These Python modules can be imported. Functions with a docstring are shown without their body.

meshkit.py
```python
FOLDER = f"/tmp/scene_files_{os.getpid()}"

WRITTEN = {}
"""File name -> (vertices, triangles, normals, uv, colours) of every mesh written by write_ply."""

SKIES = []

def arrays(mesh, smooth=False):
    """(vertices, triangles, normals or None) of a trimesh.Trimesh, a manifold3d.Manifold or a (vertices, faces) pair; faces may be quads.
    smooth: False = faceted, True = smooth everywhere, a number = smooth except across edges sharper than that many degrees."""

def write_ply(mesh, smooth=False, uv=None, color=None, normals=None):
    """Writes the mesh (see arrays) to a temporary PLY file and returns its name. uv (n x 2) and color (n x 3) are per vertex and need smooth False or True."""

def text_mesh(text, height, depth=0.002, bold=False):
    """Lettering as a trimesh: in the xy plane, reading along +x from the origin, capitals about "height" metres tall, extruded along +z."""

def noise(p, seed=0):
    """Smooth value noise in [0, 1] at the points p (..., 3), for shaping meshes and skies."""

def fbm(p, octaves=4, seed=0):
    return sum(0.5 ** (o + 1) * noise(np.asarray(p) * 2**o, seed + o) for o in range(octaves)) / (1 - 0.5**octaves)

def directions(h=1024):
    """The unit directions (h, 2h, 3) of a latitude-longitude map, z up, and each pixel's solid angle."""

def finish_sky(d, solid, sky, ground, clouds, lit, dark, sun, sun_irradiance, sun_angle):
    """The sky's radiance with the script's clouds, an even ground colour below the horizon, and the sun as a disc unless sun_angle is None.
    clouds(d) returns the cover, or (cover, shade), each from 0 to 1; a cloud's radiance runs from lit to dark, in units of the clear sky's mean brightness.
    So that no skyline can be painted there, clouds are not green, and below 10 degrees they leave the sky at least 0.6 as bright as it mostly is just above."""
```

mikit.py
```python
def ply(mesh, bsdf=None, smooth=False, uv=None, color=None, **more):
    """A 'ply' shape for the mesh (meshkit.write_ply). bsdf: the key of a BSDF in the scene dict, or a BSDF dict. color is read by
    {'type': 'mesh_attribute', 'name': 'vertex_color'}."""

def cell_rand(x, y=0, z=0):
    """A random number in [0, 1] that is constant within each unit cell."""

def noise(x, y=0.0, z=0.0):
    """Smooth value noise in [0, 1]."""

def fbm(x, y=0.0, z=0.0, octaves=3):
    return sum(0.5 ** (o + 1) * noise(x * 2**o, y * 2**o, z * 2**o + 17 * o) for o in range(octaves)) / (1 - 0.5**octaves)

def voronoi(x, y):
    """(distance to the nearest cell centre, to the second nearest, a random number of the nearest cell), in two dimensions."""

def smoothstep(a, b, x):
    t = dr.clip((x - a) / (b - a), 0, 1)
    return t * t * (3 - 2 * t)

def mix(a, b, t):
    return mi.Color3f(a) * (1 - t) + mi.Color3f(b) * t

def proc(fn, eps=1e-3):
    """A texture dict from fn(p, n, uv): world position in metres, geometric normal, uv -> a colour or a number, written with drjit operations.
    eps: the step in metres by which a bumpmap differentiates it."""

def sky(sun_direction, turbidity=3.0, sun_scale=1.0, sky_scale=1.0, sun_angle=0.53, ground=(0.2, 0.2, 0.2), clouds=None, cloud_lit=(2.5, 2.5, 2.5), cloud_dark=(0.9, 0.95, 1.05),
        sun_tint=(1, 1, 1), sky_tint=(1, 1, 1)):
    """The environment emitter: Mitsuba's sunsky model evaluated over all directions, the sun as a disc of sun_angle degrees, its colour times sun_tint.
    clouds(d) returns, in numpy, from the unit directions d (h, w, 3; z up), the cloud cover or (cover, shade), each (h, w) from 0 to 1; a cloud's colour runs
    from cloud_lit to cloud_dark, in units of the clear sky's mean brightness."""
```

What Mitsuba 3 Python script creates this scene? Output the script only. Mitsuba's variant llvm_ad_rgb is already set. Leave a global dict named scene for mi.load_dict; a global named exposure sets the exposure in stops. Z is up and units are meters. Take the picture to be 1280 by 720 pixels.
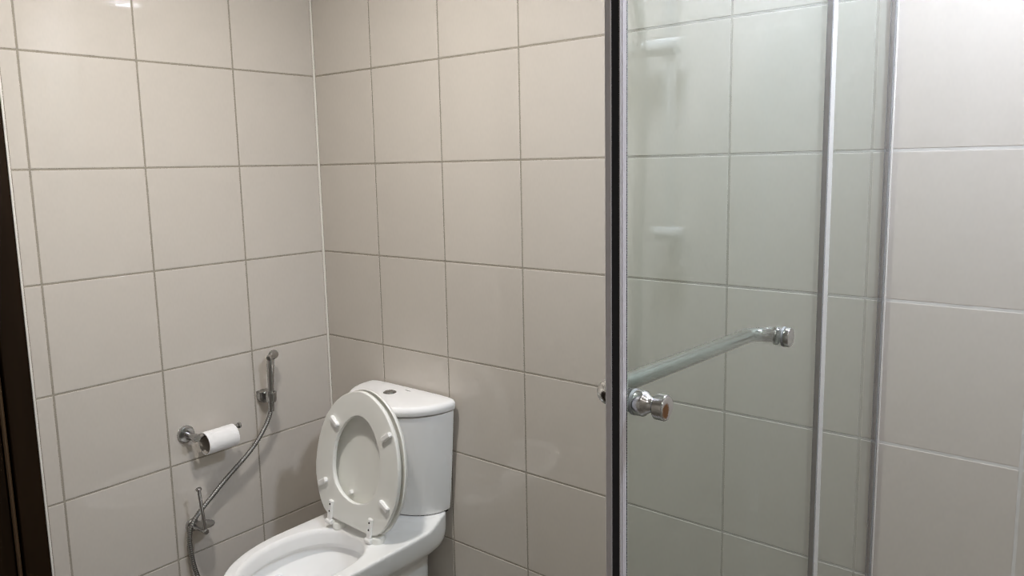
import math, random
import numpy as np
import trimesh, manifold3d
import mitsuba as mi, drjit as dr
import mikit
from mikit import proc, noise, fbm, smoothstep, mix

T4 = mi.ScalarTransform4f
scene, labels = {}, {}
rng = random.Random(7)

# ------------------------------------------------------------------ camera
EYE = np.array([2.2177, -1.674, 1.4876])
FWD = np.array([-0.62896533, 0.76518392, -0.13746335])
UP = np.array([-0.07127965, 0.11931353, 0.99029465])
scene['camera'] = {'type': 'perspective', 'fov_axis': 'x', 'fov': 2 * math.degrees(math.atan(640 / 961.73)),
                   'principal_point_offset_x': 4.756 / 1280, 'principal_point_offset_y': 20.583 / 720,
                   'near_clip': 0.01, 'far_clip': 100.0,
                   'to_world': T4().look_at(origin=EYE.tolist(), target=(EYE + FWD).tolist(), up=UP.tolist())}
exposure = 1.94
LIGHT = 4.0

# ------------------------------------------------------------------ lamps (in the ceiling)
CEIL = 2.4
LAMPS = [  # x, y, radius, radiance, label
    (2.134, -0.379, 0.095, (13.2, 14.2, 16.2), 'large round flush ceiling lamp above the shower enclosure, white rim'),
    (0.86, -0.87, 0.075, (23, 21.9, 20.3), 'round flush ceiling lamp in front of the toilet, warm white'),
    (2.49, -1.06, 0.026, (40, 38, 36), 'small round spotlight in the ceiling just outside the shower door'),
    (2.53, -1.815, 0.026, (40, 38, 36), 'small round spotlight in the ceiling towards the rear of the room'),
]

# ------------------------------------------------------------------ materials
def rgb(*c):
    return {'type': 'rgb', 'value': list(c)}

def tile_colour(p, n, uv):
    t = fbm(p.x * 260, p.y * 260, p.z * 90, 2) - 0.5
    s = fbm(p.x * 2.3, p.y * 2.3 + 5, p.z * 2.3, 2) - 0.5
    cell = mikit.cell_rand(dr.floor((p.x + 0.0066) / 0.3), dr.floor((p.y + 0.0066) / 0.3), dr.floor(p.z / 0.3)) - 0.5
    k = 1 + 0.035 * t + 0.03 * s + 0.025 * cell
    return mi.Color3f(0.597, 0.559, 0.514) * k

def grout_colour(p, n, uv):
    k = 0.9 + 0.2 * fbm(p.x * 40, p.y * 40, p.z * 40, 2)
    wet = smoothstep(1.826, 1.834, p.x)
    return mix((0.350, 0.320, 0.272), (0.60, 0.585, 0.56), wet) * k

def wood_colour(p, n, uv):
    w = fbm(p.y * 30 + 3 * noise(p.y * 4, p.z * 1.4), p.z * 1.6, p.x * 30, 3)
    g = fbm(p.y * 220, p.z * 9, p.x * 220, 2)
    return mix((0.0035, 0.002, 0.001), (0.024, 0.0135, 0.007), dr.clip(0.8 * w + 0.25 * g, 0, 1))

def floor_colour(p, n, uv):
    gx, gy = p.x / 0.3 - dr.floor(p.x / 0.3), p.y / 0.3 - dr.floor(p.y / 0.3)
    line = dr.select((gx < 0.015) | (gy < 0.015), 1.0, 0.0)
    return mix((0.15, 0.132, 0.112), (0.09, 0.08, 0.068), line) * (0.9 + 0.2 * fbm(p.x * 20, p.y * 20, 0, 2))

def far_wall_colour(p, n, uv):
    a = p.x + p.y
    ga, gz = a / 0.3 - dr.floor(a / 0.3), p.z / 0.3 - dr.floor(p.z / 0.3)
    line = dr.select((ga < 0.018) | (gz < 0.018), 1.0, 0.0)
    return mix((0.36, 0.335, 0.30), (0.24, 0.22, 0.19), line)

def brown_patch(p, n, uv):  # ragged brown oval in the middle of a pale metal disc
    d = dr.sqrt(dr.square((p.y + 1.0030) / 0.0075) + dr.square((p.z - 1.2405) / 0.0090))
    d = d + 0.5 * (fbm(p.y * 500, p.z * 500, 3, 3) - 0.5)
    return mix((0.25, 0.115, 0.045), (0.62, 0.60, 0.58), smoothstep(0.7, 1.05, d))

def two(b):
    return {'type': 'twosided', 'bsdf': b}

scene['mat_tile'] = two({'type': 'plastic', 'diffuse_reflectance': proc(tile_colour), 'int_ior': 1.49, 'nonlinear': False})
scene['mat_grout'] = two({'type': 'diffuse', 'reflectance': proc(grout_colour)})
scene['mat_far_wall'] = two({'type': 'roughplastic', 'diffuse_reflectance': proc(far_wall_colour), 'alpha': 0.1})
scene['mat_floor'] = two({'type': 'roughplastic', 'diffuse_reflectance': proc(floor_colour), 'alpha': 0.15})
scene['mat_ceiling'] = two({'type': 'diffuse', 'reflectance': rgb(0.78, 0.775, 0.76)})
scene['mat_wood'] = two({'type': 'roughplastic', 'diffuse_reflectance': proc(wood_colour), 'alpha': 0.3, 'int_ior': 1.16})
scene['mat_edge_wood'] = two({'type': 'roughplastic', 'diffuse_reflectance': rgb(0.07, 0.042, 0.022), 'alpha': 0.2})
scene['mat_caulk'] = two({'type': 'roughplastic', 'diffuse_reflectance': rgb(0.84, 0.81, 0.75), 'alpha': 0.25})
scene['mat_trim'] = two({'type': 'roughplastic', 'diffuse_reflectance': rgb(0.80, 0.78, 0.74), 'alpha': 0.2})
scene['mat_ceramic'] = two({'type': 'plastic', 'diffuse_reflectance': rgb(0.89, 0.89, 0.895), 'int_ior': 1.5, 'nonlinear': False})
scene['mat_seat'] = two({'type': 'roughplastic', 'diffuse_reflectance': rgb(0.87, 0.872, 0.84), 'alpha': 0.09, 'nonlinear': False})
scene['mat_bumper'] = two({'type': 'roughplastic', 'diffuse_reflectance': rgb(0.93, 0.93, 0.92), 'alpha': 0.15})
scene['mat_dark'] = two({'type': 'roughplastic', 'diffuse_reflectance': rgb(0.02, 0.02, 0.022), 'alpha': 0.2})
scene['mat_seam'] = two({'type': 'diffuse', 'reflectance': rgb(0.035, 0.035, 0.035)})
scene['mat_chrome'] = two({'type': 'roughconductor', 'material': 'none', 'alpha': 0.03, 'distribution': 'ggx', 'specular_reflectance': rgb(0.52, 0.52, 0.52)})
scene['mat_bright_chrome'] = two({'type': 'roughconductor', 'material': 'none', 'alpha': 0.03, 'distribution': 'ggx', 'specular_reflectance': rgb(0.66, 0.67, 0.67)})
scene['mat_hose'] = two({'type': 'roughconductor', 'material': 'none', 'alpha': 0.12, 'distribution': 'ggx', 'specular_reflectance': rgb(0.36, 0.355, 0.35)})
scene['mat_aluminium'] = two({'type': 'principled', 'base_color': rgb(0.64, 0.63, 0.68), 'metallic': 0.25, 'roughness': 0.3})
scene['mat_rubber'] = two({'type': 'roughplastic', 'diffuse_reflectance': rgb(0.017, 0.019, 0.026), 'alpha': 0.3})
scene['mat_seal'] = two({'type': 'roughplastic', 'diffuse_reflectance': rgb(0.30, 0.32, 0.34), 'alpha': 0.12})
scene['mat_seal_bright'] = two({'type': 'roughplastic', 'diffuse_reflectance': rgb(0.76, 0.77, 0.77), 'alpha': 0.12})
scene['mat_channel'] = two({'type': 'principled', 'base_color': rgb(0.33, 0.335, 0.34), 'metallic': 0.5, 'roughness': 0.35})
scene['mat_paper'] = two({'type': 'diffuse', 'reflectance': rgb(0.90, 0.90, 0.91)})
scene['mat_card'] = two({'type': 'diffuse', 'reflectance': rgb(0.40, 0.37, 0.34)})
scene['mat_brown_patch'] = two({'type': 'principled', 'base_color': proc(brown_patch), 'metallic': 0.7, 'roughness': 0.35})
scene['mat_satin'] = two({'type': 'principled', 'base_color': rgb(0.72, 0.73, 0.73), 'metallic': 0.45, 'roughness': 0.16})
scene['mat_logo'] = two({'type': 'diffuse', 'reflectance': rgb(0.22, 0.22, 0.23)})
scene['mat_glass'] = {'type': 'thindielectric', 'int_ior': 1.36, 'specular_transmittance': rgb(0.895, 0.945, 0.935)}
scene['mat_glass_edge'] = two({'type': 'roughplastic', 'diffuse_reflectance': rgb(0.62, 0.70, 0.67), 'alpha': 0.1})
scene['mat_water'] = {'type': 'thindielectric', 'int_ior': 1.33, 'specular_transmittance': rgb(0.97, 0.98, 0.98)}

# ------------------------------------------------------------------ helpers
def add(key, mesh, mat, smooth=False, **kw):
    scene[key] = mikit.ply(mesh, mat, smooth=smooth, **kw)
    return key

def tag(key, label=None, category=None, group=None, kind=None):
    d = {}
    if label: d['label'] = label
    if category: d['category'] = category
    if group: d['group'] = group
    if kind: d['kind'] = kind
    labels[key] = d

def cat(*ms):
    return trimesh.util.concatenate(list(ms))

def box(x0, x1, y0, y1, z0, z1, bevel=0.0):
    e = np.array([x1 - x0, y1 - y0, z1 - z0])
    c = np.array([x0 + x1, y0 + y1, z0 + z1]) / 2
    if bevel <= 0:
        m = trimesh.creation.box(e)
    else:
        pts = []
        h = e / 2
        for sx in (-1, 1):
            for sy in (-1, 1):
                for sz in (-1, 1):
                    for k in range(3):
                        q = h - bevel
                        q[k] = h[k]
                        pts.append(q * [sx, sy, sz])
        m = trimesh.convex.convex_hull(np.array(pts))
    m.apply_translation(c)
    return m

def frame_to(axis):
    a = np.asarray(axis, float); a /= np.linalg.norm(a)
    return trimesh.geometry.align_vectors([0, 0, 1], a)

def lathe(profile, origin, axis, n=48):
    """profile: (radius, height) pairs, turned about axis through origin."""
    m = trimesh.creation.revolve(np.array(profile, float), sections=n)
    m.apply_transform(frame_to(axis)); m.apply_translation(origin)
    return m

def rod(a, b, r, n=24, bevel=0.0):
    a, b = np.asarray(a, float), np.asarray(b, float)
    L = np.linalg.norm(b - a)
    bv = min(bevel, r * 0.8, L * 0.4)
    prof = [(0, 0), (r - bv, 0), (r, bv), (r, L - bv), (r - bv, L), (0, L)] if bv > 0 else [(0, 0), (r, 0), (r, L), (0, L)]
    return lathe(prof, a, b - a, n)

def spline(pts, n):
    from scipy.interpolate import CubicSpline
    p = np.array(pts, float)
    t = np.r_[0, np.cumsum(np.linalg.norm(np.diff(p, axis=0), axis=1))]
    f = CubicSpline(t, p)
    q = f(np.linspace(0, t[-1], 40 * len(p)))
    s = np.r_[0, np.cumsum(np.linalg.norm(np.diff(q, axis=0), axis=1))]
    u = np.linspace(0, s[-1], n)
    return np.stack([np.interp(u, s, q[:, k]) for k in range(3)], 1)

def tube(path, radius, n=20, cap=True):
    p = np.asarray(path, float)
    r = np.broadcast_to(np.asarray(radius, float), (len(p),))
    t = np.gradient(p, axis=0); t /= np.linalg.norm(t, axis=1, keepdims=True)
    u = np.cross(t[0], [0.3, 0.2, 0.9]); u /= np.linalg.norm(u)
    ang = np.linspace(0, 2 * math.pi, n, endpoint=False)
    V = []
    for k in range(len(p)):
        u = u - t[k] * (u @ t[k]); u /= np.linalg.norm(u)
        w = np.cross(t[k], u)
        V.append(p[k] + r[k] * (np.cos(ang)[:, None] * u + np.sin(ang)[:, None] * w))
    V = np.vstack(V)
    F = []
    for k in range(len(p) - 1):
        a = k * n + np.arange(n); b = k * n + (np.arange(n) + 1) % n
        F.append(np.stack([a, b, b + n], 1)); F.append(np.stack([a, b + n, a + n], 1))
    if cap:
        V = np.vstack([V, p[0], p[-1]])
        i, e = len(V) - 2, (len(p) - 1) * n
        a = np.arange(n); b = (a + 1) % n
        F.append(np.stack([b, a, np.full(n, i)], 1)); F.append(np.stack([e + a, e + b, np.full(n, i + 1)], 1))
    return trimesh.Trimesh(V, np.vstack(F), process=False)

def loft(rings, cap0=True, cap1=True, close=False):
    """rings: closed curves with the same number of points -> one surface."""
    n = len(rings[0]); V = np.vstack(rings); F = []
    m = len(rings)
    for k in range(m if close else m - 1):
        o, q = k * n, ((k + 1) % m) * n
        a = np.arange(n); b = (a + 1) % n
        F.append(np.stack([o + a, o + b, q + b], 1)); F.append(np.stack([o + a, q + b, q + a], 1))
    if not close:
        if cap0:
            V = np.vstack([V, rings[0].mean(0)]); a = np.arange(n); b = (a + 1) % n
            F.append(np.stack([b, a, np.full(n, len(V) - 1)], 1))
        if cap1:
            V = np.vstack([V, rings[-1].mean(0)]); a = (m - 1) * n + np.arange(n); b = (m - 1) * n + (np.arange(n) + 1) % n
            F.append(np.stack([a, b, np.full(n, len(V) - 1)], 1))
    return trimesh.Trimesh(V, np.vstack(F), process=False)

# ------------------------------------------------------------------ the setting
RX, RY = 2.85, -2.6            # right wall, rear wall
G, TS = 0.005, 0.3             # joint, tile pitch
add('floor', box(-0.1, RX + 0.1, RY - 0.1, 0.1, -0.1, 0.0), 'mat_floor'); tag('floor', kind='structure')
add('ceiling', box(-0.1, RX + 0.1, RY - 0.1, 0.1, CEIL, CEIL + 0.1), 'mat_ceiling'); tag('ceiling', kind='structure')
add('wall_right', box(RX, RX + 0.1, RY, 0, 0, CEIL), 'mat_far_wall'); tag('wall_right', kind='structure')
add('wall_rear', box(0, RX, RY - 0.1, RY, 0, CEIL), 'mat_far_wall'); tag('wall_rear', kind='structure')
DOOR_Y, DOOR_Y2, DOOR_H = -0.955, -1.86, 2.1
JR = -0.0009                   # joint face behind the tile face
add('wall_left', cat(box(-0.1, JR, DOOR_Y, 0, 0, CEIL), box(-0.1, JR, DOOR_Y2, DOOR_Y, DOOR_H, CEIL), box(-0.1, JR, RY, DOOR_Y2, 0, CEIL)), 'mat_grout')
tag('wall_left', kind='structure')
add('wall_back', cat(box(-0.1, 1.83, -JR, 0.1, 0, CEIL), box(1.83, RX + 0.1, 0.0004, 0.1, 0, CEIL)), 'mat_grout'); tag('wall_back', kind='structure')

def tile_mesh(w, h):
    """A tile lying in the xy plane, face at z = 0, glazed edge rounded over."""
    R = []
    for ins, z in ((0, -0.007), (0, -0.0010), (0.0004, -0.0003), (0.0013, 0.0)):
        R.append(np.array([[-w / 2 + ins, -h / 2 + ins, z], [w / 2 - ins, -h / 2 + ins, z], [w / 2 - ins, h / 2 - ins, z], [-w / 2 + ins, h / 2 - ins, z]]))
    V = np.vstack(R); F = []
    for k in range(3):
        for i in range(4):
            a, b = 4 * k + i, 4 * k + (i + 1) % 4
            F += [[a, b, b + 4], [a, b + 4, a + 4]]
    F += [[12, 13, 14], [12, 14, 15]]
    return trimesh.Trimesh(V, F, process=False)

_tiles = {}
def tile_dict(w, h):
    k = (round(w, 4), round(h, 4))
    if k not in _tiles:
        _tiles[k] = mikit.ply(tile_mesh(w, h), 'mat_tile')
    return _tiles[k]

count = {}
def put_tile(holder, a0, a1, z0, z1):
    w, h = a1 - a0 - G, z1 - z0 - G
    if w < 0.006 or h < 0.006: return
    a, z = (a0 + a1) / 2, (z0 + z1) / 2
    pr = rng.uniform(-0.0001, 0.0001)      # tiles sit a hair proud or shy of each other
    if holder == 'wall_left':  # face +x; tile x axis along +y, tile y axis along z
        M = np.array([[0, 0, 1, pr], [1, 0, 0, a], [0, 1, 0, z], [0, 0, 0, 1]], float)
    else:                      # face -y; tile x axis along +x
        M = np.array([[1, 0, 0, a], [0, 0, -1, -pr], [0, 1, 0, z], [0, 0, 0, 1]], float)
    n = count.get(holder, 0); count[holder] = n + 1
    key = f'{holder}__tile' + (f'_{n:03d}' if n else '')
    scene[key] = {**tile_dict(w, h), 'to_world': T4(M.tolist())}

LB = [0.0] + [-0.3066 - 0.3 * k for k in range(9)]          # joints along the left wall (y)
LB = [y for y in LB if y > RY] + [RY]
BB = [0.0] + [0.2933 + 0.3 * k for k in range(6)] + [2.0804, 2.3804, 2.6804, RX]   # joints along the back wall (x)
rows = [0.3 * k for k in range(9)]
for r in range(8):
    for k in range(len(LB) - 1):
        y1, y0 = LB[k], LB[k + 1]
        z0, z1 = rows[r], rows[r + 1]
        if k == 0: y1 = -0.003
        if y0 < DOOR_Y < y1:
            put_tile('wall_left', DOOR_Y + 0.004, y1, z0, z1)
            y1 = DOOR_Y if z0 > DOOR_H - 0.01 else y0
        if y1 <= DOOR_Y and z0 < DOOR_H - 0.01:   # beside or above the door opening
            y1 = min(y1, DOOR_Y2)
        if y1 - y0 > 0.02: put_tile('wall_left', y0, y1, z0, z1)
    for k in range(len(BB) - 1):
        put_tile('wall_back', BB[k] + (0.004 if k == 0 else 0), BB[k + 1], rows[r], rows[r + 1])

# pale silicone bead down the corner, white edge strip where the tiles stop at the door frame
add('trim_1', tube(spline([(0.0012, -0.0012, 0.0), (0.0012, -0.0012, 1.2), (0.0012, -0.0012, CEIL)], 12), 0.0046, 10), 'mat_caulk', smooth=50); tag('trim_1', kind='structure')
add('trim_2', box(-0.01, 0.0022, DOOR_Y - 0.001, DOOR_Y + 0.0045, 0, CEIL, 0.001), 'mat_trim'); tag('trim_2', kind='structure')

# wooden door in the left wall: architrave, jamb edge, leaf
def door():
    y0 = DOOR_Y - 0.001
    fr = cat(box(-0.06, -0.001, y0 - 0.060, y0, 0, DOOR_H, 0.002), box(-0.06, -0.001, DOOR_Y2, DOOR_Y2 + 0.06, 0, DOOR_H, 0.002),
             box(-0.06, -0.001, DOOR_Y2 + 0.06, y0 - 0.060, DOOR_H - 0.06, DOOR_H, 0.002))
    add('door_1', box(-0.055, -0.014, DOOR_Y2 + 0.078, y0 - 0.078, 0.004, DOOR_H - 0.078, 0.002), 'mat_wood')
    tag('door_1', kind='structure')
    add('door_1__frame', fr, 'mat_wood')
    add('door_1__jamb_bead', cat(box(-0.055, -0.0095, y0 - 0.0745, y0 - 0.0645, 0, DOOR_H - 0.07, 0.003),
                                 box(-0.055, -0.0095, DOOR_Y2 + 0.0645, DOOR_Y2 + 0.0745, 0, DOOR_H - 0.07, 0.003)), 'mat_edge_wood')
    m = lathe([(0, 0), (0.026, 0), (0.026, 0.006), (0.011, 0.008), (0.011, 0.045), (0, 0.045)], (-0.014, DOOR_Y2 + 0.14, 1.0), (1, 0, 0), 32)
    add('door_1__handle', cat(m, tube(spline([(0.026, DOOR_Y2 + 0.14, 1.0), (0.027, DOOR_Y2 + 0.2, 1.0), (0.026, DOOR_Y2 + 0.26, 1.0)], 16), 0.009, 16)), 'mat_chrome', smooth=40)
    add('wall_left__lining', box(-0.1, -0.06, DOOR_Y2, DOOR_Y, 0, DOOR_H), 'mat_wood')
door()

# lamps
for i, (x, y, r, rad, lab) in enumerate(LAMPS):
    key = 'ceiling_lamp' + (f'_{i:03d}' if i else '')
    rim = lathe([(r, 0), (r + 0.012, 0), (r + 0.014, -0.003), (r + 0.012, -0.007), (r, -0.007), (r, 0)][::-1], (x, y, CEIL), (0, 0, 1), 64)
    add(key + '__rim', rim, 'mat_ceiling', smooth=40)
    disc = trimesh.creation.revolve(np.array([(0, -0.005), (r, -0.005), (r, 0.0), (0, 0.0)][::-1]), sections=48)
    ang = np.linspace(0, 2 * math.pi, 64, endpoint=False)
    V = np.vstack([np.stack([x + r * np.cos(ang), y + r * np.sin(ang), np.full(64, CEIL - 0.004)], 1), [[x, y, CEIL - 0.004]]])
    F = np.stack([(np.arange(64) + 1) % 64, np.arange(64), np.full(64, 64)], 1)
    add(key + '__diffuser', trimesh.Trimesh(V, F, process=False), two({'type': 'diffuse', 'reflectance': rgb(0.6, 0.6, 0.6)}), emitter={'type': 'area', 'radiance': rgb(*(LIGHT * np.array(rad)).tolist())})
    tag(key, lab, 'ceiling lamp')

# ------------------------------------------------------------------ toilet
X0 = 0.443
N = 128
TH = np.linspace(0, 2 * math.pi, N, endpoint=False)
def egg(yc, hw, front, rear, nr=2.0, nf=2.0, x0=X0):
    """Outline: rounded front half (towards -y), squarer rear half with exponent nr."""
    c, s = np.cos(TH), np.sin(TH)
    P = np.zeros((N, 2))
    for i in range(N):
        n = nr if s[i] > 0 else nf
        L = rear if s[i] > 0 else front
        P[i] = x0 + hw * np.sign(c[i]) * abs(c[i]) ** (2 / n), yc + L * np.sign(s[i]) * abs(s[i]) ** (2 / n)
    return P
def resample(P):
    """equal angles about the middle, so that rings of different outlines match"""
    return P
def at_z(P, z):
    return np.column_stack([P, np.broadcast_to(z, (len(P),))])

DECK = 0.39
def deck_z(P):
    q = np.sqrt(((P[:, 0] - X0) / 0.172) ** 2 + ((P[:, 1] + 0.008) / 0.155) ** 2)
    t = np.clip((1.34 - q) / 0.30, 0, 1)
    t = t * t * (3 - 2 * t)
    return DECK + 0.021 * t

outer = egg(-0.41, 0.1845, 0.286, 0.400, nr=6.0)
opening = egg(-0.452, 0.136, 0.196, 0.168, nr=2.3)
def lerp(A, B, t): return A * (1 - t) + B * t
def scaled(P, d):
    """outline drawn in by about d metres"""
    c = np.array([X0, P[:, 1].mean()])
    v = P - c
    L = np.linalg.norm(v, axis=1, keepdims=True)
    return c + v * (1 - d / L)
rings = []
for z, yc, hw, fr, re, nr in ((0.0, -0.36, 0.126, 0.235, 0.325, 5), (0.02, -0.36, 0.120, 0.23, 0.320, 5), (0.10, -0.36, 0.117, 0.225, 0.318, 5), (0.18, -0.37, 0.118, 0.235, 0.326, 5),
                              (0.235, -0.38, 0.121, 0.25, 0.336, 5), (0.262, -0.39, 0.125, 0.263, 0.347, 5), (0.276, -0.393, 0.131, 0.268, 0.353, 5.2), (0.288, -0.397, 0.142, 0.272, 0.363, 5.5),
                              (0.300, -0.401, 0.157, 0.276, 0.378, 5.8), (0.312, -0.404, 0.168, 0.279, 0.389, 6), (0.330, -0.406, 0.1760, 0.282, 0.394, 6), (0.355, -0.408, 0.1820, 0.285, 0.398, 6)):
    rings.append(at_z(egg(yc, hw, fr, re, nr), z))
dz = deck_z(outer)
rings.append(at_z(outer, 0.0) + np.column_stack([np.zeros((N, 2)), dz - 0.012]))
for d, dd in ((0.0, 0.0065), (0.0010, 0.0034), (0.0026, 0.0013), (0.0052, 0.0002)):
    P = scaled(outer, d); rings.append(np.column_stack([P, deck_z(P) - dd]))
lip = egg(-0.452, 0.1475, 0.2085, 0.180, nr=2.3)
A = scaled(outer, 0.010)
for t in np.linspace(0, 1, 26):
    P = lerp(A, lip, t); rings.append(np.column_stack([P, deck_z(P)]))
for hw, z in ((0.1435, 0.3888), (0.1400, 0.3855), (0.1375, 0.381), (0.1360, 0.375), (0.1355, 0.360), (0.1357, 0.346), (0.1366, 0.3425), (0.1385, 0.341), (0.150, 0.341)):
    f = hw / 0.1475
    P = egg(-0.452, hw, 0.2085 - (0.1475 - hw) * 1.15, 0.180 - (0.1475 - hw) * 1.1, nr=2.3)
    rings.append(at_z(P, z))
for hw, fr, re, yc, z in ((0.160, 0.215, 0.185, -0.452, 0.336), (0.162, 0.217, 0.187, -0.452, 0.322), (0.142, 0.190, 0.165, -0.448, 0.292), (0.118, 0.155, 0.138, -0.44, 0.262), (0.098, 0.125, 0.12, -0.425, 0.235),
                          (0.080, 0.095, 0.100, -0.41, 0.205), (0.066, 0.075, 0.080, -0.40, 0.170), (0.05, 0.055, 0.06, -0.40, 0.14), (0.025, 0.03, 0.03, -0.40, 0.125)):
    rings.append(at_z(egg(yc, hw, fr, re, 2.2), z))
bowl = loft(rings)
add('toilet__bowl', bowl, 'mat_ceramic', smooth=38)
add('toilet__water', loft([at_z(egg(-0.413, 0.083, 0.099, 0.104, 2.2), 0.2085)], cap0=False, cap1=True) if False else
    trimesh.Trimesh(np.vstack([at_z(egg(-0.412, 0.083, 0.10, 0.104, 2.2), 0.21), [[X0, -0.412, 0.21]]]),
                    np.stack([np.arange(N), (np.arange(N) + 1) % N, np.full(N, N)], 1), process=False), 'mat_water')

def dshape(hw, depth, y_rear=-0.008, n=2.0, rc=0.02):
    """Straight rear against the wall, bowed front."""
    c, s = np.cos(TH), np.sin(TH)
    P = np.zeros((N, 2))
    for i in range(N):
        if s[i] <= 0:
            P[i] = X0 + hw * np.sign(c[i]) * abs(c[i]) ** (2 / n), y_rear - rc + (depth - rc) * -abs(s[i]) ** (2 / n)
        else:
            P[i] = X0 + (hw) * np.sign(c[i]) * abs(c[i]) ** (2 / 5.0), y_rear - rc + rc * abs(s[i]) ** (2 / 5.0)
    return P
tank = [at_z(dshape(0.146, 0.132), 0.4137), at_z(dshape(0.152, 0.139), 0.4139), at_z(dshape(0.1550, 0.1425), 0.416)]
for t in np.linspace(0.03, 1, 14):
    tank.append(at_z(dshape(0.1550 + 0.0345 * t ** 0.8, 0.1425 + 0.0535 * t ** 0.85, n=2.0 + 0.03 * t, rc=0.02 + 0.01 * t), 0.416 + 0.327 * t))
tank.append(at_z(dshape(0.1875, 0.194, n=2.03, rc=0.03), 0.7445))
add('toilet__tank', loft(tank), 'mat_ceramic', smooth=38)
seam = [at_z(dshape(0.1820, 0.1885, n=2.03, rc=0.03), z) for z in (0.743, 0.7495)]
add('toilet__tank_seam', loft(seam), 'mat_seam', smooth=38); tag('toilet__tank_seam', 'dark gap under the tank lid')
lid = [at_z(dshape(0.188, 0.1945, n=2.05, rc=0.03), 0.7484), at_z(dshape(0.1925, 0.199, n=2.05, rc=0.03), 0.7484), at_z(dshape(0.1945, 0.2010, n=2.05, rc=0.03), 0.7500)]
for d, z in ((0, 0.7545), (-0.0020, 0.764), (-0.0018, 0.770), (0.0002, 0.7750), (0.0035, 0.7785), (0.008, 0.7808), (0.015, 0.7820), (0.05, 0.7830), (0.09, 0.7836), (0.13, 0.7838)):
    s = 1 - d / 0.196
    lid.append(at_z(dshape(0.1955 * s, (0.202 - 0.03) * s + 0.03 * s, n=2.08, y_rear=-0.008 - 0.30 * max(d, 0), rc=max(0.03 * s, 0.004)), z - 0.0032))
add('toilet__tank_lid', loft(lid), 'mat_ceramic', smooth=38)
add('toilet__tank_gasket', loft([at_z(dshape(0.148, 0.1350), z) for z in (0.4065, 0.4150)]), 'mat_seam', smooth=38); tag('toilet__tank_gasket', 'dark joint between tank and bowl')
BT = 0.7802
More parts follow.
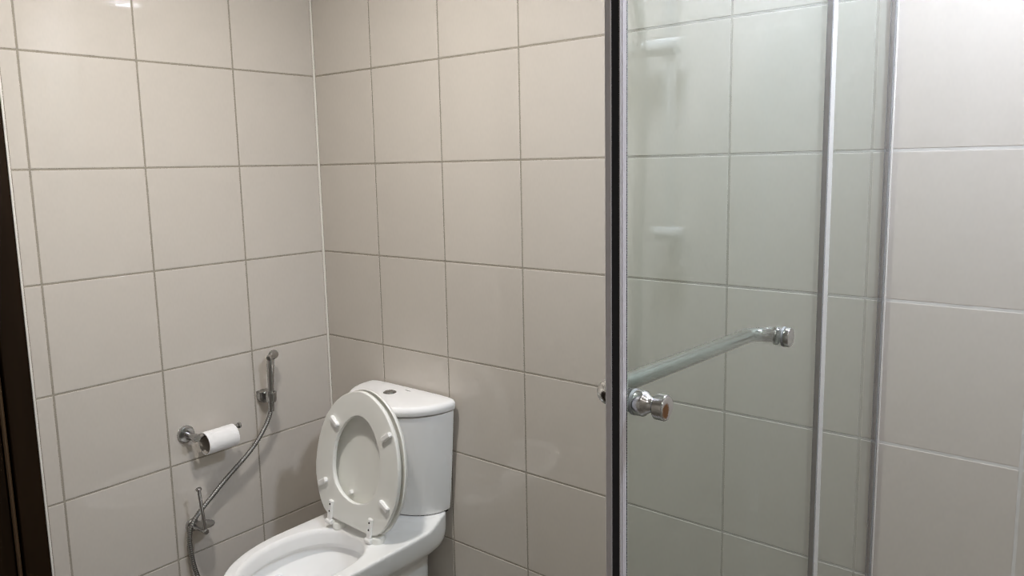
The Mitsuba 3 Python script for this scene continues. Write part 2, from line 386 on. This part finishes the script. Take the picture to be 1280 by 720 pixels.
def halfdisc(r, x0, y0, side, z0, z1, gap=0.0009):
    a = np.linspace(-math.pi / 2, math.pi / 2, 20)
    P = np.stack([x0 + side * (gap + (r - gap) * np.cos(a)), y0 + r * np.sin(a)], 1)
    if side < 0: P = P[::-1]
    c = P.mean(0)
    R = [at_z(P, z0), at_z(P, z1 - 0.001), at_z(c + (P - c) * 0.94, z1)]
    return loft(R)
by = -0.0905
bx = 0.4200
add('toilet__flush_button', lathe([(0, 0), (0.0215, 0), (0.0215, 0.003), (0.020, 0.0042), (0.0172, 0.0036), (0.0168, 0.002), (0, 0.002)], (bx, by, BT - 0.002), (0, 0, 1), 48), 'mat_chrome', smooth=35)
tag('toilet__flush_button', 'round chrome dual flush button')
add('toilet__flush_button__push_half', halfdisc(0.0162, bx, by, 1, BT - 0.001, BT + 0.0035), 'mat_chrome', smooth=35)
add('toilet__flush_button__push_half_001', halfdisc(0.0162, bx, by, -1, BT - 0.001, BT + 0.0045), 'mat_chrome', smooth=35)
add('toilet__maker_mark', box(0.441, 0.466, -0.0465, -0.0425, BT - 0.001, BT + 0.0004), 'mat_logo'); tag('toilet__maker_mark', 'tiny grey maker mark printed on the tank lid')

# raised seat and cover: in-plane coordinates (u across, v up along the seat), w towards the camera
SY, SS, SW, SC, ST = -0.2942, 0.1185, 0.0424, 0.0126, 0.0736
U = np.array([math.cos(SW), math.sin(SW), 0.0]); V_ = np.array([0, SS, 1.0]); W = np.cross(U, V_); W /= np.linalg.norm(W); V_ = np.cross(W, U); V_ /= np.linalg.norm(V_)
O = np.array([0.43, SY, 0.41]) + SC * U
ct, st = math.cos(ST), math.sin(ST)
U2, V2 = U * ct - V_ * st, U * st + V_ * ct
W = np.cross(U2, V2)
if W[1] > 0: W = -W
def seat_pt(P, w):
    P = np.asarray(P, float)
    return O + P[:, :1] * U2 + P[:, 1:2] * V2 + np.broadcast_to(np.asarray(w, float).reshape(-1, 1), (len(P), 1)) * W
from scipy.interpolate import PchipInterpolator
def profile_outline(vs, hs, centre, n=N):
    """left-right symmetric outline from half widths hs at heights vs, resampled at equal angles about the centre"""
    vv = np.concatenate([vs, vs[::-1]]); uu = np.concatenate([hs, -np.asarray(hs)[::-1]])
    uu, vv = np.r_[uu, uu[0]], np.r_[vv, vv[0]]
    keep = np.r_[True, np.hypot(np.diff(uu), np.diff(vv)) > 1e-6]
    uu, vv = uu[keep], vv[keep]
    t = np.r_[0, np.cumsum(np.hypot(np.diff(uu), np.diff(vv)))]
    q = np.linspace(0, t[-1], 1500)
    pu, pv = PchipInterpolator(t, uu)(q), PchipInterpolator(t, vv)(q)
    a = np.unwrap(np.arctan2(pv - centre, pu)); rr = np.hypot(pu, pv - centre)
    a, rr = a[:-1] % (2 * math.pi), rr[:-1]
    o = np.argsort(a)
    A = np.r_[a[o] - 2 * math.pi, a[o], a[o] + 2 * math.pi]; Rr = np.tile(rr[o], 3)
    k = np.interp(TH, A, Rr)
    for _ in range(2): k = 0.25 * np.roll(k, 1) + 0.5 * k + 0.25 * np.roll(k, -1)
    return np.stack([k * np.cos(TH), centre + k * np.sin(TH)], 1)
CV = 0.212
ring_o = profile_outline([0.008, 0.012, 0.024, 0.044, 0.067, 0.094, 0.121, 0.148, 0.176, 0.203, 0.23, 0.257, 0.284, 0.312, 0.339, 0.366, 0.392, 0.410, 0.419, 0.4225],
                         [0.085, 0.103, 0.122, 0.139, 0.153, 0.164, 0.1735, 0.178, 0.179, 0.1785, 0.1755, 0.170, 0.162, 0.1515, 0.135, 0.1145, 0.085, 0.052, 0.026, 0.0], CV)
ring_h = profile_outline([0.0812, 0.0835, 0.092, 0.101, 0.118, 0.136, 0.153, 0.17, 0.188, 0.205, 0.223, 0.24, 0.258, 0.275, 0.292, 0.31, 0.327, 0.340, 0.3467],
                         [0.0, 0.02, 0.046, 0.062, 0.080, 0.0905, 0.0965, 0.0995, 0.101, 0.101, 0.100, 0.0975, 0.0925, 0.0855, 0.0755, 0.063, 0.047, 0.029, 0.0], CV)
def grow(P, d):
    c = np.array([0, CV]); v = P - c
    L = np.linalg.norm(v, axis=1, keepdims=True)
    return c + v * (1 + d / L)
# ring: underside (facing the room) nearly flat, rounded edges; the other face, towards the cover, domed
sec = [('o', -0.004, 0.0), ('o', -0.0012, -0.0012), ('o', 0, -0.004), ('o', 0, -0.012), ('o', -0.003, -0.017), ('o', -0.010, -0.0205), ('m', 0.5, -0.0225), ('h', 0.010, -0.0205),
       ('h', 0.003, -0.017), ('h', 0, -0.012), ('h', 0, -0.004), ('h', 0.0012, -0.0012), ('h', 0.004, 0.0), ('m', 0.5, 0.0)]
rs = []
for k, a, w in sec:
    P = grow(ring_o, a) if k == 'o' else grow(ring_h, a) if k == 'h' else lerp(ring_o, ring_h, a)
    rs.append(seat_pt(P, w))
m = loft(rs, close=True)
if m.volume < 0: m.invert()
add('toilet__seat', m, 'mat_seat', smooth=38)
tag('toilet__seat', 'raised cream white seat ring seen from its underside')
cover_o = grow(ring_o, 0.0035)
cs = [seat_pt(grow(cover_o, -0.12), -0.0385), seat_pt(grow(cover_o, -0.06), -0.0380), seat_pt(grow(cover_o, -0.022), -0.0350), seat_pt(grow(cover_o, -0.010), -0.0290), seat_pt(grow(cover_o, -0.006), -0.0262),
      seat_pt(grow(cover_o, -0.002), -0.0252), seat_pt(grow(cover_o, 0), -0.0272), seat_pt(grow(cover_o, -0.0005), -0.034), seat_pt(grow(cover_o, -0.006), -0.041), seat_pt(grow(cover_o, -0.02), -0.0435), seat_pt(grow(cover_o, -0.09), -0.0445)]
m = loft(cs)
if m.volume < 0: m.invert()
add('toilet__seat_cover', m, 'mat_seat', smooth=38)
def seat_box(u0, v0, ang, lu, lv, w0, w1, bevel):
    b = box(-lu / 2, lu / 2, -lv / 2, lv / 2, w0, w1, bevel)
    c, s = math.cos(ang), math.sin(ang)
    P = b.vertices
    Q = np.stack([u0 + P[:, 0] * c - P[:, 1] * s, v0 + P[:, 0] * s + P[:, 1] * c], 1)
    q = trimesh.Trimesh(seat_pt(Q, P[:, 2]), b.faces, process=False)
    if q.volume < 0: q.invert()
    return q
for i, (u, v, a) in enumerate(((-0.1035, 0.307, -52), (0.121, 0.3185, 40), (-0.1315, 0.109, 38), (0.138, 0.118, -52))):
    a = math.degrees(math.atan2(v - 0.21, u)) + (8 if i in (0, 3) else -2)
    add('toilet__seat__bumper' + (f'_{i:03d}' if i else ''), seat_box(u, v, math.radians(a), 0.041, 0.0165, -0.001, 0.0125, 0.0035), 'mat_bumper', smooth=30)
add('toilet__seat_cover__bumper', seat_box(-0.040, 0.0945, math.radians(35), 0.016, 0.014, -0.0365, -0.024, 0.003), 'mat_bumper', smooth=30)
for i, u in enumerate((-0.0865, 0.0885)):
    sfx = f'_{i:03d}' if i else ''
    bar = cat(seat_box(u, 0.0295, math.pi / 2, 0.068, 0.0190, -0.001, 0.0085, 0.003),
              rod(*seat_pt([[u - 0.012, -0.004], [u + 0.012, -0.004]], [0.004, 0.004]), 0.0085, 20, 0.002))
    add('toilet__seat__hinge' + sfx, bar, 'mat_bumper', smooth=30)
    dots = cat(*[rod(*seat_pt([[u, v], [u, v]], [0.0075, 0.0091]), 0.0029, 12) for v in (0.051, 0.029)])
    add('toilet__seat__hinge' + sfx + '__screw_holes', dots, 'mat_dark')
    c = seat_pt([[u + 0.016, -0.004]], [-0.020])[0]
    post = cat(lathe([(0, 0), (0.0205, 0), (0.0205, 0.008), (0.0185, 0.017), (0.012, 0.021), (0, 0.0215)], (c[0], c[1], DECK - 0.0005), (0, 0, 1), 36),
               rod((c[0], c[1], DECK + 0.012), seat_pt([[u, -0.004]], [0.004])[0], 0.0075, 20, 0.002))
    add('toilet__hinge_post' + sfx, post, 'mat_seat', smooth=35)
tag('toilet', 'white close-coupled toilet in the tiled corner with its seat and cover raised against the tank', 'toilet')

# ------------------------------------------------------------------ left wall fittings
# bidet sprayer in its holder
def wall_flange(y, z, r, t=0.010):
    return [(0, 0), (r, 0), (r, t * 0.45), (r * 0.93, t * 0.8), (r * 0.78, t), (0, t)], (0.0, y, z), (1, 0, 0)
HY, HZ = -0.268, 0.748
hold = cat(rod((0.0, HY - 0.014, HZ - 0.003), (0.026, HY - 0.014, HZ - 0.003), 0.0215, 32, 0.004), box(0.0, 0.026, HY - 0.0355, HY + 0.0075, HZ - 0.003, HZ + 0.0165, 0.003), box(0.014, 0.0395, HY - 0.020, HY - 0.004, HZ - 0.014, HZ + 0.014, 0.004))
sock = lathe([(0.0105, -0.016), (0.0155, -0.016), (0.0170, -0.013), (0.0175, 0.014), (0.0165, 0.017), (0.0105, 0.017), (0.0105, -0.016)], (0.052, HY - 0.012, HZ), (0.0, 0.05, 1), 32)
add('sprayer_holder__bracket', hold, 'mat_chrome', smooth=35)
add('sprayer_holder__socket', sock, 'mat_chrome', smooth=35)
tag('sprayer_holder', 'small chrome wall bracket on the left wall that holds the bidet sprayer', 'holder')
b0, b1 = np.array([0.052, HY - 0.0135, HZ - 0.020]), np.array([0.052, HY - 0.006, 0.880])
ax = b1 - b0; L = np.linalg.norm(ax)
add('bidet_sprayer__handle', lathe([(0, 0), (0.0085, 0), (0.0090, 0.012), (0.0098, 0.018), (0.0095, 0.05), (0.0108, 0.09), (0.0115, 0.125), (0.0105, L - 0.012), (0.007, L - 0.002), (0, L)], b0, ax, 32), 'mat_chrome', smooth=40)
h0, h1 = np.array([0.066, HY - 0.022, 0.8810]), np.array([0.038, HY + 0.020, 0.8840])
hl = np.linalg.norm(h1 - h0)
add('bidet_sprayer__head', lathe([(0, 0), (0.0065, 0.0005), (0.0090, 0.004), (0.0100, 0.010), (0.0105, hl * 0.55), (0.0140, hl * 0.66), (0.0148, hl * 0.75), (0.0148, hl * 0.95), (0.0135, hl), (0, hl)], h0, h1 - h0, 32), 'mat_chrome', smooth=40)
tr = box(0.049, 0.055, HY + 0.002, HY + 0.0095, 0.846, 0.870, 0.0025)
add('bidet_sprayer__trigger', tr, 'mat_chrome', smooth=30)
hp = spline([(0.052, HY - 0.0135, HZ - 0.020), (0.050, -0.284, 0.700), (0.046, -0.311, 0.645), (0.040, -0.362, 0.585), (0.034, -0.429, 0.533), (0.027, -0.492, 0.479), (0.0235, -0.5325, 0.444),
             (0.0215, -0.562, 0.412), (0.021, -0.5765, 0.3725), (0.022, -0.5770, 0.328), (0.026, -0.570, 0.262), (0.034, -0.554, 0.20), (0.040, -0.535, 0.155)], 420)
add('bidet_sprayer__hose', tube(hp, 0.0070 + 0.0008 * np.cos(np.arange(420) * math.pi * 0.5), 16), 'mat_hose', smooth=60)
add('bidet_sprayer__hose_nut', rod((0.052, HY - 0.0136, HZ - 0.048), (0.052, HY - 0.0134, HZ - 0.018), 0.0095, 24, 0.002), 'mat_chrome', smooth=35)
tag('bidet_sprayer', 'chrome bidet sprayer with a ribbed metal hose curving down the left wall', 'bidet sprayer')
pf, o_, a_ = wall_flange(-0.53, 0.135, 0.026)
add('angle_valve__flange', lathe(pf, o_, a_, 36), 'mat_chrome', smooth=35)
add('angle_valve__body', cat(rod((0.005, -0.53, 0.135), (0.055, -0.53, 0.135), 0.011, 24, 0.002), rod((0.040, -0.534, 0.135), (0.040, -0.535, 0.170), 0.0105, 24, 0.002)), 'mat_chrome', smooth=35)
add('angle_valve__knob', lathe([(0, 0), (0.017, 0), (0.019, 0.004), (0.019, 0.016), (0.015, 0.02), (0, 0.02)], (0.055, -0.53, 0.135), (1, 0, 0), 24), 'mat_chrome', smooth=35)
tag('angle_valve', 'chrome angle valve low on the left wall where the sprayer hose ends', 'valve')

# paper holder and its nearly used up roll
PY, PZ = -0.5525, 0.6895
pf, o_, a_ = wall_flange(PY, PZ, 0.0265, 0.011)
add('toilet_paper_holder__flange', lathe(pf, o_, a_, 40), 'mat_chrome', smooth=35)
add('toilet_paper_holder__arm', cat(rod((0.006, PY, PZ), (0.055, PY, PZ), 0.0085, 24), lathe([(0, 0), (0.0105, 0), (0.0125, 0.004), (0.0125, 0.016), (0.0105, 0.020), (0, 0.020)], (0.050, PY, PZ), (1, 0, 0), 28)), 'mat_chrome', smooth=35)
PX = 0.060
tip = np.array([PX, -0.4065, 0.6885])
add('toilet_paper_holder__bar', cat(rod((PX, PY, PZ), tip, 0.0055, 20), rod(tip + [0, -0.005, 0], tip + [0, 0.004, 0], 0.0098, 24, 0.002),
    rod((PX, PY + 0.008, PZ), (PX, PY + 0.022, PZ), 0.0088, 24, 0.002)), 'mat_chrome', smooth=35)
tag('toilet_paper_holder', 'chrome paper roll holder with a round wall plate left of the sprayer hose', 'paper holder')
RC, RI, RO = 0.6630, 0.0305, 0.0350
def hollow(r0, r1, L):
    b = 0.0006
    return [(r0, 0), (r1 - b, 0), (r1, b), (r1, L - b), (r1 - b, L), (r0, L), (r0, 0)]
a0, a1 = np.array([PX, -0.5270, RC]), np.array([PX, -0.4270, RC + 0.0005])
add('toilet_paper_roll__paper', lathe(hollow(RI + 0.0012, RO, np.linalg.norm(a1 - a0)), a0, a1 - a0, 64), 'mat_paper', smooth=35)
add('toilet_paper_roll__core', lathe(hollow(RI, RI + 0.0014, np.linalg.norm(a1 - a0) - 0.001), a0 + [0, 0.0005, 0], a1 - a0, 64), 'mat_card', smooth=35)
tag('toilet_paper_roll__core', 'grey cardboard core')
tag('toilet_paper_roll', 'thin, nearly used up roll of white toilet paper hanging on the chrome holder', 'toilet paper')

# upright holder for a spare roll
SYY, SZ = -0.5455, 0.399
pf, o_, a_ = wall_flange(-0.556, 0.396, 0.0205, 0.010)
add('spare_roll_holder__flange', lathe(pf, o_, a_, 36), 'mat_chrome', smooth=35)
add('spare_roll_holder__arm', cat(tube(spline([(0.004, -0.556, 0.396), (0.03, -0.555, 0.3955), (0.055, -0.5545, 0.3955), (0.080, -0.554, 0.396)], 20), 0.0068, 16), rod((0.077, -0.554, 0.396), (0.086, -0.554, 0.396), 0.0085, 20, 0.002)), 'mat_chrome', smooth=40)
add('spare_roll_holder__plate', lathe([(0, 0), (0.031, 0), (0.033, 0.001), (0.033, 0.003), (0.031, 0.004), (0, 0.004)], (0.044, -0.5405, 0.4015), (0, 0, 1), 48), 'mat_chrome', smooth=35)
add('spare_roll_holder__rod', cat(rod((0.077, -0.5535, 0.396), (0.072, -0.5620, 0.531), 0.0052, 20), rod((0.0722, -0.5618, 0.528), (0.0718, -0.5623, 0.537), 0.0088, 24, 0.002)), 'mat_chrome', smooth=35)
tag('spare_roll_holder', 'chrome upright rod with a round plate for a spare roll, below the paper holder', 'paper holder')

# ------------------------------------------------------------------ shower enclosure
GX0, GX1 = 1.820, 1.828
GZ0, GZ1 = 0.10, 2.02
Y_FREE, Y_HINGE, Y_FIX = -1.0145, -0.4000, -0.3890
add('shower_tray', box(1.79, RX, -1.06, 0.0, 0.0, 0.085, 0.006), 'mat_floor'); tag('shower_tray', 'raised brown tiled shower base under the glass door and panel', 'shower base')
def pane(key, y0, y1):
    add(key + '__glass', box(GX0, GX1, y0, y1, GZ0, GZ1), 'mat_glass')
pane('shower_door', Y_FREE + 0.0016, -0.3957)
add('shower_door__glass_edge', box(GX0 - 0.0003, GX1 + 0.0005, Y_FREE - 0.0012, Y_FREE + 0.0010, GZ0, GZ1), 'mat_glass_edge')
YE = Y_FREE - 0.0155
al = cat(box(1.8128, 1.8196, YE - 0.0005, Y_FREE - 0.001, GZ0, GZ1, 0.0006), box(1.8190, 1.8202, YE - 0.0012, YE + 0.004, GZ0, GZ1, 0.0004),
         box(1.8196, 1.8280, YE + 0.004, Y_FREE - 0.001, GZ0, GZ1), box(1.8286, 1.8302, YE - 0.0003, YE + 0.0025, GZ0, GZ1, 0.0005), box(1.8282, 1.8302, YE + 0.0035, Y_FREE - 0.0035, GZ0, GZ1, 0.0005))
add('shower_door__edge_profile', al, 'mat_aluminium'); tag('shower_door__edge_profile', 'slim silver edge profile')
add('shower_door__magnet_seal', box(1.8202, 1.8287, YE + 0.0004, YE + 0.005, GZ0, GZ1), 'mat_rubber'); tag('shower_door__magnet_seal', 'black magnetic seal strip')
add('shower_door__black_strip', box(1.8270, 1.8296, Y_FREE - 0.0038, Y_FREE - 0.0016, GZ0, GZ1), 'mat_rubber'); tag('shower_door__black_strip', 'thin black strip')  # narrow black strip between the edge profile and the glass
add('shower_door__hinge_seal', box(GX0 - 0.0004, GX1 + 0.0004, -0.3955, -0.3907, GZ0, GZ1, 0.0003), 'mat_seal')
tag('shower_door__hinge_seal', 'grey seal strip along the hinge side')
# towel bar on the toilet side, its caps and the knob on the shower side
KY, KZ, CY2, CZ2 = -0.9990, 1.2425, -0.5680, 1.2300
bxx = GX0 - 0.038
rb = 0.028
path = [(GX0 - 0.001, KY, KZ)]
path += [(GX0 - 0.008, KY, KZ)]
def arc(c, a0, a1, r, n=10):
    return [(c[0] + r * math.cos(t), c[1] + r * math.sin(t), c[2]) for t in np.linspace(a0, a1, n)]
path += arc((bxx + rb, KY + rb, KZ), -math.pi / 2, -math.pi, rb)[0:]
nb = 24
for t in np.linspace(0.05, 0.95, nb):
    path.append((bxx, KY + rb + (CY2 - KY - 2 * rb) * t, KZ + (CZ2 - KZ) * t))
path += arc((bxx + rb, CY2 - rb, CZ2), math.pi, math.pi / 2, rb)
path += [(GX0 - 0.008, CY2, CZ2), (GX0 - 0.001, CY2, CZ2)]
add('shower_door__towel_bar', cat(tube(path, 0.0105, 28), rod((GX0 - 0.006, KY, KZ), (GX0, KY, KZ), 0.0135, 32, 0.001), rod((GX0 - 0.006, CY2, CZ2), (GX0, CY2, CZ2), 0.0135, 32, 0.001)), 'mat_bright_chrome', smooth=40)
tag('shower_door__towel_bar', 'bent chrome towel bar')
add('shower_door__towel_bar__washer', lathe([(0, 0), (0.0148, 0), (0.0148, 0.003), (0, 0.003)], (GX1, CY2, CZ2), (1, 0, 0), 36), 'mat_seal')
add('shower_door__towel_bar__end_cap', lathe([(0, 0), (0.0138, 0), (0.0146, 0.0012), (0.0146, 0.0060), (0.0139, 0.0076), (0.0128, 0.0080), (0, 0.0080)], (GX1 + 0.003, CY2, CZ2), (1, 0, 0), 40), 'mat_bright_chrome', smooth=35)
add('shower_door__knob', lathe([(0, 0), (0.0128, 0), (0.0134, 0.001), (0.0134, 0.0085), (0.0122, 0.0105), (0.0095, 0.0135), (0.0078, 0.0165), (0.0074, 0.0190), (0.0088, 0.0212), (0.0122, 0.0222), (0.0134, 0.0234), (0.0134, 0.0325), (0.0128, 0.0337), (0.0121, 0.0340), (0, 0.0340)],
    (GX1 + 0.0035, KY, KZ), (1, 0, 0), 48), 'mat_bright_chrome', smooth=32)
tag('shower_door__knob', 'chrome waisted door knob')
add('shower_door__knob__washer', lathe([(0, 0), (0.0138, 0), (0.0138, 0.0035), (0, 0.0035)], (GX1, KY, KZ), (1, 0, 0), 40), 'mat_seal', smooth=35)
add('shower_door__knob__end_plate', lathe([(0, 0), (0.0118, 0), (0.0118, 0.0004), (0.0114, 0.0006), (0, 0.0007)], (GX1 + 0.0375, KY, KZ), (1, 0, 0), 40), 'mat_brown_patch', smooth=35)
tag('shower_door__knob__end_plate', 'end of the knob with a brownish patch')
tag('shower_door', 'clear greenish glass shower door with a black and silver edge seal, chrome knob and towel bar', 'shower door')
pane('shower_screen', -0.3690, -0.0122)
add('shower_screen__edge_strip', box(GX0 - 0.0004, GX1 + 0.0008, -0.3900, -0.3690, GZ0, GZ1, 0.0004), 'mat_seal_bright'); tag('shower_screen__edge_strip', 'bright strip along the free glass edge')
add('shower_screen__wall_channel', box(GX0 - 0.0010, GX1 + 0.0008, -0.0120, 0.0008, GZ0, GZ1, 0.0004), 'mat_channel'); tag('shower_screen__wall_channel', 'grey metal channel on the tiles')
add('shower_screen__silicone_bead', box(GX1 + 0.0008, GX1 + 0.0045, -0.0016, 0.0012, GZ0, GZ1, 0.0008), 'mat_trim')
tag('shower_screen', 'narrow fixed glass panel between the shower door and the back wall', 'glass panel')

# riser rail on the back wall, seen only as a reflection in the glass door
SX, SYR = 2.283, -0.046
add('shower_rail__rail', rod((SX, SYR, 1.29), (SX, SYR, 2.05), 0.0105, 24, 0.003), 'mat_satin', smooth=35)
for i, z in enumerate((1.32, 2.02)):
    add('shower_rail__bracket' + (f'_{i:03d}' if i else ''), cat(rod((SX - 0.036, SYR, z), (SX + 0.036, SYR, z), 0.0165, 28, 0.003), rod((SX, SYR, z), (SX, 0.0, z), 0.012, 24)), 'mat_satin', smooth=35)
add('shower_rail__slider', cat(rod((SX - 0.028, SYR - 0.004, 1.745), (SX + 0.112, SYR - 0.004, 1.745), 0.0195, 32, 0.004)), 'mat_satin', smooth=35)
tag('shower_rail', 'chrome shower riser rail with slider on the back wall, mirrored in the glass door', 'shower rail')
hs = spline([(SX + 0.060, SYR - 0.012, 1.70), (SX + 0.060, SYR - 0.035, 1.80), (SX + 0.055, SYR - 0.075, 1.90), (SX + 0.05, SYR - 0.10, 1.95)], 30)
add('hand_shower__handle', tube(hs, np.linspace(0.0105, 0.013, 30), 20), 'mat_bright_chrome', smooth=40)
add('hand_shower__head', lathe([(0, 0), (0.030, 0.002), (0.046, 0.012), (0.050, 0.02), (0.048, 0.026), (0, 0.026)], (SX + 0.05, SYR - 0.088, 1.965), (-0.15, -0.8, -0.6), 40), 'mat_bright_chrome', smooth=35)
hh = spline([(SX + 0.060, SYR - 0.012, 1.70), (SX + 0.062, SYR - 0.014, 1.5), (SX + 0.07, SYR - 0.02, 1.2), (SX + 0.11, SYR - 0.06, 0.86), (SX + 0.19, SYR - 0.02, 0.90), (SX + 0.22, SYR - 0.004, 0.99)], 260)
add('hand_shower__hose', tube(hh, 0.0066 + 0.0007 * np.cos(np.arange(260) * math.pi * 0.5), 14), 'mat_hose', smooth=60)
tag('hand_shower', 'chrome hand shower with hose on the slider of the riser rail', 'hand shower')
mx = cat(rod((SX + 0.10, -0.05, 1.03), (SX + 0.36, -0.05, 1.03), 0.022, 32, 0.004), rod((SX + 0.14, -0.05, 1.03), (SX + 0.14, 0, 1.03), 0.016), rod((SX + 0.30, -0.05, 1.03), (SX + 0.30, 0, 1.03), 0.016), rod((SX + 0.22, -0.05, 1.01), (SX + 0.22, -0.05, 0.995), 0.012))
add('shower_mixer', mx, 'mat_bright_chrome', smooth=35); tag('shower_mixer', 'chrome bar shower mixer on the back wall below the rail', 'shower mixer')
